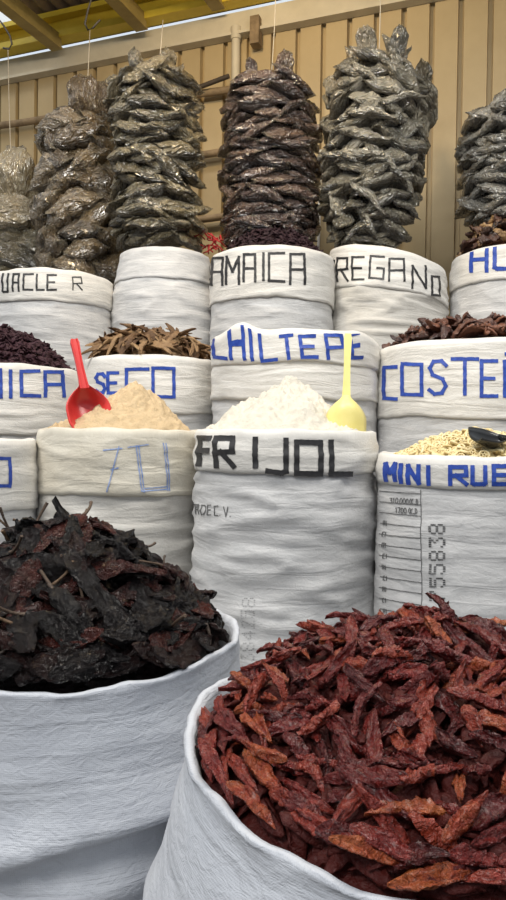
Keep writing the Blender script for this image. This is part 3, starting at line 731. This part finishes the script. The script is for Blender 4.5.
def bundle(px, pytop, pybot, Y, halfpx, mat, label, seed, layers, per, L, W, T, tilt, prof, arc=(-1.9, 1.9), hang=None, kinds=8, lean=0.0, crown=4, puff=1.0, fin=0.3, face=(0.1, 0.8)):
    rg = random.Random(seed)
    top = P(px, pytop, Y); bot = P(px + lean, pybot, Y)
    rad = halfpx / FPX * Y
    root = empty('bag_bundle', (bot.x, bot.y, bot.z), label, 'bag bundle', 'bundles of bagged dry goods hung above the back row')
    mlist = [pouch(L*rg.uniform(0.8, 1.2), W*rg.uniform(0.8, 1.2), T*rg.uniform(0.8, 1.25), seed*10 + k, fin*rg.uniform(.5, 1.5), puff=puff).mesh('bag', mat) for k in range(kinds)]
    inner = MB(); rows = []
    for i in range(15):
        u = i/14; c = bot.lerp(top, 0.04 + 0.9*u); r_ = max(0.02, rad*prof(u) - 0.4*L*0.35 - 0.012)
        rows.append([c + Vector((math.cos(2*PI*k/20)*r_, math.sin(2*PI*k/20)*r_, 0)) + Vector((0, 0, 0.01*nz(k, i, seed))) for k in range(20)])
    inner.grid(rows, True, [[(0.5, 0)]*20]*15); inner.fan(rows[0], True); inner.fan(rows[-1])
    tag(inner.build('bag', mat, root), None, None, None, 'stuff')
    cnt = 0
    H = (top - bot).length
    for i in range(layers):
        u = (i + 0.5)/layers
        for k in range(per):
            if cnt >= 99 - crown: break
            a = arc[0] + (arc[1] - arc[0]) * ((k + (0.5 if i % 2 else 0.0) + rg.uniform(-.2, .2)) / per)
            uu = min(0.985, max(0.015, u + rg.uniform(-0.35, 0.35)/layers))
            rr = rad*prof(uu) - T*0.55 + rg.uniform(-0.012, 0.012)
            c = bot.lerp(top, uu) + Vector((math.sin(a)*rr, -math.cos(a)*rr, 0)) - Vector(root.location)
            out = Vector((math.sin(a), -math.cos(a), 0)); tan = Vector((math.cos(a), math.sin(a), 0)); up = Vector((0, 0, 1))
            g = rg.gauss(0, tilt)
            ax = tan*math.cos(g) + up*math.sin(g)
            zz = (up*0.9*math.cos(g) - tan*0.9*math.sin(g) + out*rg.uniform(*face)).normalized()
            ax = (ax + out*rg.uniform(-0.35, 0.35)).normalized()
            zz = (zz - ax*zz.dot(ax)).normalized(); yy = zz.cross(ax)
            M = Matrix((ax, yy, zz)).transposed().to_4x4(); M.translation = c
            s_ = rg.uniform(0.85, 1.15) * (0.75 + 0.25*min(1, prof(uu)))
            link('bag', mlist[rg.randrange(kinds)], M @ Matrix.Diagonal((s_, s_, s_, 1)), root); cnt += 1
    for k in range(crown):                              # corners sticking up out of the top
        a = 2*PI*k/crown + 0.6; rr = rad*0.55
        c = top + Vector((math.sin(a)*rr, -math.cos(a)*rr, -0.035)) - Vector(root.location)
        ax = Vector((math.sin(a)*0.35, -math.cos(a)*0.35, 1)).normalized(); yy = Vector((math.cos(a), math.sin(a), 0)); yy = (yy - ax*yy.dot(ax)).normalized()
        M = Matrix((ax, yy, ax.cross(yy))).transposed().to_4x4(); M.translation = c
        link('bag', mlist[rg.randrange(kinds)], M @ Matrix.Diagonal((0.62, 0.72, 0.8, 1)), root)
    if hang:
        b = MB(); b.tube([top - Vector((0, 0, 0.08)), top.lerp(hang, 0.5) + Vector((0.004, 0, 0)), hang], 0.0022, 6); b.build('cord', M_cord, root)
    return root
def capsule(p0, p1, lo=0.75):
    def f(u):
        e = 1.0
        if u < p0: e = lo + (1 - lo)*math.sin(PI/2*u/p0)
        if u > 1 - p1: e = min(e, 0.55 + 0.45*math.sin(PI/2*(1 - u)/p1))
        return e
    return f
ZR = 3.72
bundle(158, 64, 250, 3.22, 39, M_bag_olive, 'tall hanging bundle of olive brown bags above the unlettered sack', 3, 27, 4, 0.19, 0.12, 0.036, 0.24, capsule(0.15, 0.1, 0.8), (-1.6, 1.6), hang=P(163, 20, 3.6), lean=3, face=(-0.2, 0.9))
bundle(271, 70, 246, 3.2, 41, M_bag_brown, 'hanging bundle of dark reddish brown bags above the JAMAICA sack', 4, 28, 4, 0.19, 0.11, 0.029, 0.22, capsule(0.1, 0.1, 0.92), (-1.6, 1.6), hang=P(276, -10, 3.3), face=(-0.2, 0.9))
bundle(379, 48, 248, 3.06, 48, M_bag_grey, 'largest hanging bundle, grey green bags, above the OREGANO sack', 5, 22, 5, 0.19, 0.11, 0.036, 0.55, lambda u: capsule(0.3, 0.12, 0.6)(u)*(0.9 + 0.1*u), (-1.65, 1.65), hang=P(380, -30, 3.1), lean=-10, crown=5, fin=0.1, face=(-0.1, 0.9))
bundle(520, 108, 232, 3.12, 52, M_bag_silver, 'hanging bundle of silvery grey bags at the right edge above the HU sack', 6, 19, 4, 0.21, 0.10, 0.034, 0.32, capsule(0.3, 0.2, 0.75), (-1.7, 1.5), hang=P(517, -30, 3.2), face=(-0.1, 0.7))
bundle(84, 130, 284, 3.5, 45, M_bag_gold, 'loose hanging bundle of lumpy golden brown bags above the UACLE sack', 8, 10, 4, 0.27, 0.125, 0.085, 0.5, lambda u: 1.0 - 0.15*u, hang=P(90, 30, 3.7), crown=0, puff=1.1, fin=0.2, face=(0.2, 1.0))
# two tall bags at the top of the loose bundle and the far-left bundle are set by hand
lb = [o for o in col.objects if o.name.startswith('bag_bundle')][-1]
big = pouch(0.26, 0.145, 0.11, 91, 0.1, puff=1.2).mesh('bag', M_bag_gold)
for (u, v, Y, rz, s_) in ((83, 98, 3.46, 0.12, 1.0), (98, 106, 3.52, -0.2, 0.92), (64, 126, 3.44, 1.2, 0.9)):
    M = Matrix.Translation(P(u, v, Y) - Vector(lb.location)) @ Matrix.Rotation(R(-90), 4, 'Y') @ Matrix.Rotation(rz, 4, 'Z') @ Matrix.Rotation(R(80), 4, 'X')
    link('bag', big, M @ Matrix.Scale(s_, 4), lb)
fl = empty('bag_bundle', P(10, 270, 3.67), 'hanging bundle at the left edge with pale loose bags on top', 'bag bundle', 'bundles of bagged dry goods hung above the back row')
rg = random.Random(77)
pale = [pouch(0.24, 0.16, 0.09, 300 + k, 0.2, puff=1.1).mesh('bag', M_bag_pale) for k in range(3)]
olv = [pouch(0.24, 0.13, 0.085, 310 + k, 0.2, puff=1.1).mesh('bag', M_bag_olive) for k in range(4)]
gol = [pouch(0.24, 0.15, 0.10, 320 + k, 0.2, puff=1.1).mesh('bag', M_bag_gold) for k in range(3)]
for (u, v, Y, a, m, s_) in ((14, 176, 3.45, 1.5, pale, 1.25), (-8, 184, 3.5, 1.3, pale, 1.25), (29, 190, 3.5, 1.75, pale, 1.05), (12, 216, 3.38, 0.1, pale, 1.15), (38, 214, 3.38, 1.2, gol, .8), (-14, 216, 3.45, 0.2, gol, 1),
        (8, 238, 3.38, -0.15, olv, 1.0), (34, 242, 3.36, -0.3, olv, .9), (14, 256, 3.35, -0.2, olv, 1.0), (-12, 246, 3.4, .1, olv, 1), (38, 262, 3.38, -0.4, olv, 1), (0, 270, 3.4, -.1, olv, 1), (30, 276, 3.42, -.2, olv, 1), (20, 228, 3.5, 0, gol, 1.0), (0, 200, 3.55, 0.3, gol, 1)):
    M = Matrix.Translation(P(u, v, Y + 0.22) - Vector(fl.location)) @ Matrix.Rotation(-a, 4, 'Y') @ Matrix.Rotation(R(70 + rg.uniform(-15, 15)), 4, 'X')
    link('bag', m[rg.randrange(len(m))], M @ Matrix.Scale(s_, 4), fl)
b = MB(); b.tube([P(11, 160, 3.67), P(9, 100, 3.67), P(8, 50, 3.67)], 0.0022, 6); b.build('cord', M_cord, fl)

# ------------------------------------------------------------------ the stall: wall, roof, rails
def wallY(px): return 1.0 / (0.223 + px/506*0.0669)
def W(px, py, out=0.0):
    p = P(px, py, wallY(px)); return p + WN*out
w0 = Vector(P(0, 438, wallY(0))); w1 = Vector(P(506, 438, wallY(506)))
WD = (Vector((w1.x, w1.y, 0)) - Vector((w0.x, w0.y, 0))).normalized(); WN = Vector((WD.y, -WD.x, 0))
base = Vector((w0.x, w0.y, 0))
def wp(s, z, out=0.0): return base + WD*s + WN*out + Vector((0, 0, z))
ZT = W(130, 57).z
b = MB(); prof = []; s_ = -1.3; pitch = 0.143
while s_ < 4.6:
    prof += [(s_, 0.0), (s_ + pitch*0.80, 0.0), (s_ + pitch*0.82, -0.035), (s_ + pitch*0.97, -0.035)]
    s_ += pitch
b.grid([[wp(s, z, o) for (s, o) in prof] for z in (0.0, 1.2, 2.4, ZT + 0.02)])
o = b.build('wall_back', M_wall, None, False); tag(o, kind='structure')
b = MB(); b.box(wp(1.6, ZT + 0.055, 0.02), WD*2.9, WN*0.022, (0, 0, 0.058)); b.box(wp(1.6, ZT - 0.012, 0.035), WD*2.9, WN*0.03, (0, 0, 0.008))
tag(b.build('trim_1', M_trim, None, False), kind='structure')
# purlin: a yellow channel along the top of the wall with a gap of daylight below it
b = MB(); zb = P(130, 27, wallY(130) - 0.1).z
b.box(wp(1.6, zb + 0.08, 0.06), WD*2.9, WN*0.004, (0, 0, 0.08)); b.box(wp(1.6, zb + 0.156, 0.10), WD*2.9, WN*0.045, (0, 0, 0.004)); b.box(wp(1.6, zb + 0.004, 0.10), WD*2.9, WN*0.045, (0, 0, 0.004))
b.box(wp(1.6, zb + 0.02, 0.143), WD*2.9, WN*0.003, (0, 0, 0.018)); b.box(wp(1.6, zb + 0.145, 0.143), WD*2.9, WN*0.003, (0, 0, 0.015)); b.box(wp(1.6, zb + 0.085, 0.066), WD*2.9, WN*0.004, (0, 0, 0.006))
tag(b.build('trim_2', M_yellow, None, False), kind='structure')
for i, (px, py) in enumerate(((68, 53), (151, 34), (226, 14), (330, -10), (430, -32))):
    Aq = W(px, py, 0.16); b = MB()
    d = (WN + Vector((0, 0, -0.06))).normalized(); up = Vector((0, 0, 1)); up = (up - d*up.dot(d)).normalized(); sd = d.cross(up)
    b.box(Aq + d*0.5, d*0.55, sd*0.030, up*0.042)
    b.box(Aq + d*0.5 - up*0.04, d*0.55, sd*0.038, up*0.005)
    tag(b.build('trim_%d' % (3 + i), M_olive, None, False), kind='structure')
zr = zb + 0.185
def roof(s0, s1, mat, name):
    b = MB(); pr_ = []; n = int((s1 - s0)/0.02)
    for k in range(n + 1):
        s = s0 + (s1 - s0)*k/n; pr_.append((s, 0.016*math.sin(2*PI*s/0.09)))
    b.grid([[wp(s, zr + h + 0.02*o, o) for (s, h) in pr_] for o in (-0.10, 0.3, 0.6, 0.95)])
    tag(b.build(name, mat, None, True), kind='structure')
roof(-1.3, 0.34, M_trans, 'window_1')
roof(0.34, 4.5, M_roof, 'ceiling')
# poles on the wall behind the bundles
def wpx(px, py, out): return P(px, py, wallY(px) - out)
for (ya, yb_, m, rr, lab) in ((126, 92, M_wood, 0.021, 'highest pale wooden pole across the wall behind the left bundles'), (192, 153, M_wood, 0.021, 'middle pale wooden pole across the wall behind the left bundles'), (252, 218, M_wood, 0.021, 'lowest pale wooden pole across the wall behind the left bundles')):
    b = MB(); pts = [wpx(-40, ya + 6, 0.05).lerp(wpx(234, yb_ - 3, 0.05), k/8) + Vector((0, 0, 0.004*math.sin(k*2))) for k in range(9)]
    b.tube(pts, rr, 10); tag(b.build('wooden_pole', m, None, True, pts[0]), lab, 'pole', 'wooden poles along the back wall')
b = MB(); pts = [wpx(200, 87, 0.10).lerp(wpx(229, 76, 0.10), k/5) for k in range(6)]
b.tube(pts, 0.013, 8); tag(b.build('dark_stick', M_wooddark, None, True, pts[0]), 'short dark stick slanting above the highest pole beside the brown bundle', 'stick')
b = MB(); pts = [wpx(236, 33, 0.035), wpx(234, 300, 0.035)]; b.tube(pts, 0.024, 12); b.tube([wpx(236, 33, 0.035) + Vector((0,0,0.03)), wpx(236, 40, 0.035)], 0.03, 12)
tag(b.build('pipe', M_trim, None, True, pts[1]), 'cream vertical pipe on the wall left of the brown bundle', 'pipe')
b = MB(); q = wpx(256, 32, 0.05); b.box(q, WD*0.026, WN*0.03, (0, 0, 0.075))
tag(b.build('wood_block', M_wood, None, False, q), 'small brown wood block under the cream trim beside the pipe', 'block')
b = MB(); pts = [wpx(330, 190, 0.03), wpx(322, 250, 0.03)]; b.tube([wpx(321, 150, 0.03), wpx(318, 262, 0.03)], 0.008, 8)
tag(b.build('thin_pipe', simple('white_pipe', (0.8, 0.78, 0.72), (0.85, 0.83, 0.78), 8, 0.4), None, True, pts[0]), 'thin white pipe on the wall between the brown and the grey bundles', 'pipe')
# wire hooks on the roof
for (pts, lab) in ((((93, -6), (88, 10), (85, 24), (88, 30), (93, 28), (97, 23), (100, 20)), 'bent wire hook hanging under the roof above the loose golden bundle'), (((-4, 16), (4, 26), (10, 36), (12, 44), (9, 49), (3, 48)), 'bent wire hook hanging under the roof at the left edge')):
    b = MB(); pp = [P(x, y, 3.6 + 0.002*i) for i, (x, y) in enumerate(pts)]
    pp.insert(0, Vector((pp[0].x, pp[0].y, zr + 0.02)))
    b.tube(pp, 0.005, 8); tag(b.build('wire_hook', M_wire, None, True, pp[0]), lab, 'hook')
# scrap of red net beside the hibiscus sack
rg = random.Random(9); b = MB()
for k in range(26):
    p = P(rg.uniform(205, 220), rg.uniform(238, 256), 3.18 + rg.uniform(-.03, .03)); q = p + Vector((rg.uniform(-.05, .05), rg.uniform(-.03, .03), rg.uniform(-.03, .04)))
    b.tube([p, p.lerp(q, .5) + Vector((0, 0, rg.uniform(-.01, .02))), q], 0.0035, 5)
tag(b.build('red_net', M_net, None, True, P(212, 250, 3.18)), 'scrap of tangled red net between the unlettered and JAMAICA sacks', 'net')

# ------------------------------------------------------------------ floor with plinths below the rear rows
b = MB(); b.box((0, 1.2, -0.05), (6, 0, 0), (0, 5, 0), (0, 0, 0.05))
for s in sk.values():
    if s.z0 > 0.1: h = s.z0/2 - 0.001; q = s.r*(1.0 if s.z0 < 0.5 else 0.6); b.box((s.cx, s.cy, h), (q, 0, 0), (0, q, 0), (0, 0, h))
tag(b.build('floor', M_floor, None, False), kind='structure')

# ------------------------------------------------------------------ light
w = bpy.data.worlds.new('world'); scn.world = w; w.use_nodes = True; nt = w.node_tree
bg = nt.nodes['Background']; bg.inputs[1].default_value = 1.0
sx = nt.nodes.new('ShaderNodeSeparateXYZ'); nt.links.new(nt.nodes.new('ShaderNodeTexCoord').outputs['Generated'], sx.inputs[0])
nt.links.new(ramp(nt, sx.outputs[2], [(0.0, (0.14, 0.145, 0.155)), (0.25, (0.26, 0.28, 0.31)), (0.45, (0.80, 0.88, 0.96)), (0.9, (0.86, 0.88, 0.90))]), bg.inputs[0])
def light(name, typ, loc, energy, color, **kw):
    d = bpy.data.lights.new(name, typ); d.energy = energy; d.color = color
    for k, v in kw.items(): setattr(d, k, v)
    o = bpy.data.objects.new(name, d); col.objects.link(o); o.location = loc; return o
sun = light('sun', 'SUN', (0, 0, 6), 1.8, (1.0, 0.975, 0.94), angle=R(16))
sun.rotation_euler = Vector((0.42, 0.72, -0.95)).to_track_quat('-Z', 'Y').to_euler()
def highlight_strip(x, y, z, e):  # added strip light with no fixture, puts highlights on the bags
    o = light('added_highlight_strip', 'AREA', (x, y, z), e, (1.0, 0.96, 0.88), shape='RECTANGLE', size=1.2, size_y=0.05)
    o.rotation_euler = (R(35), 0, 0); return o
highlight_strip(-0.9, 1.1, 3.3, 32); highlight_strip(0.9, 1.1, 3.3, 32)
light('added_warm_fill', 'POINT', (-0.3, 2.45, 3.5), 52, (1.0, 0.74, 0.40), shadow_soft_size=0.1)  # added warm fill below the roof, stands for no visible lamp

vs = scn.view_settings
vs.view_transform = 'Standard'; vs.look = 'None'; vs.gamma = 1.0; vs.use_curve_mapping = False
vs.exposure = -0.12
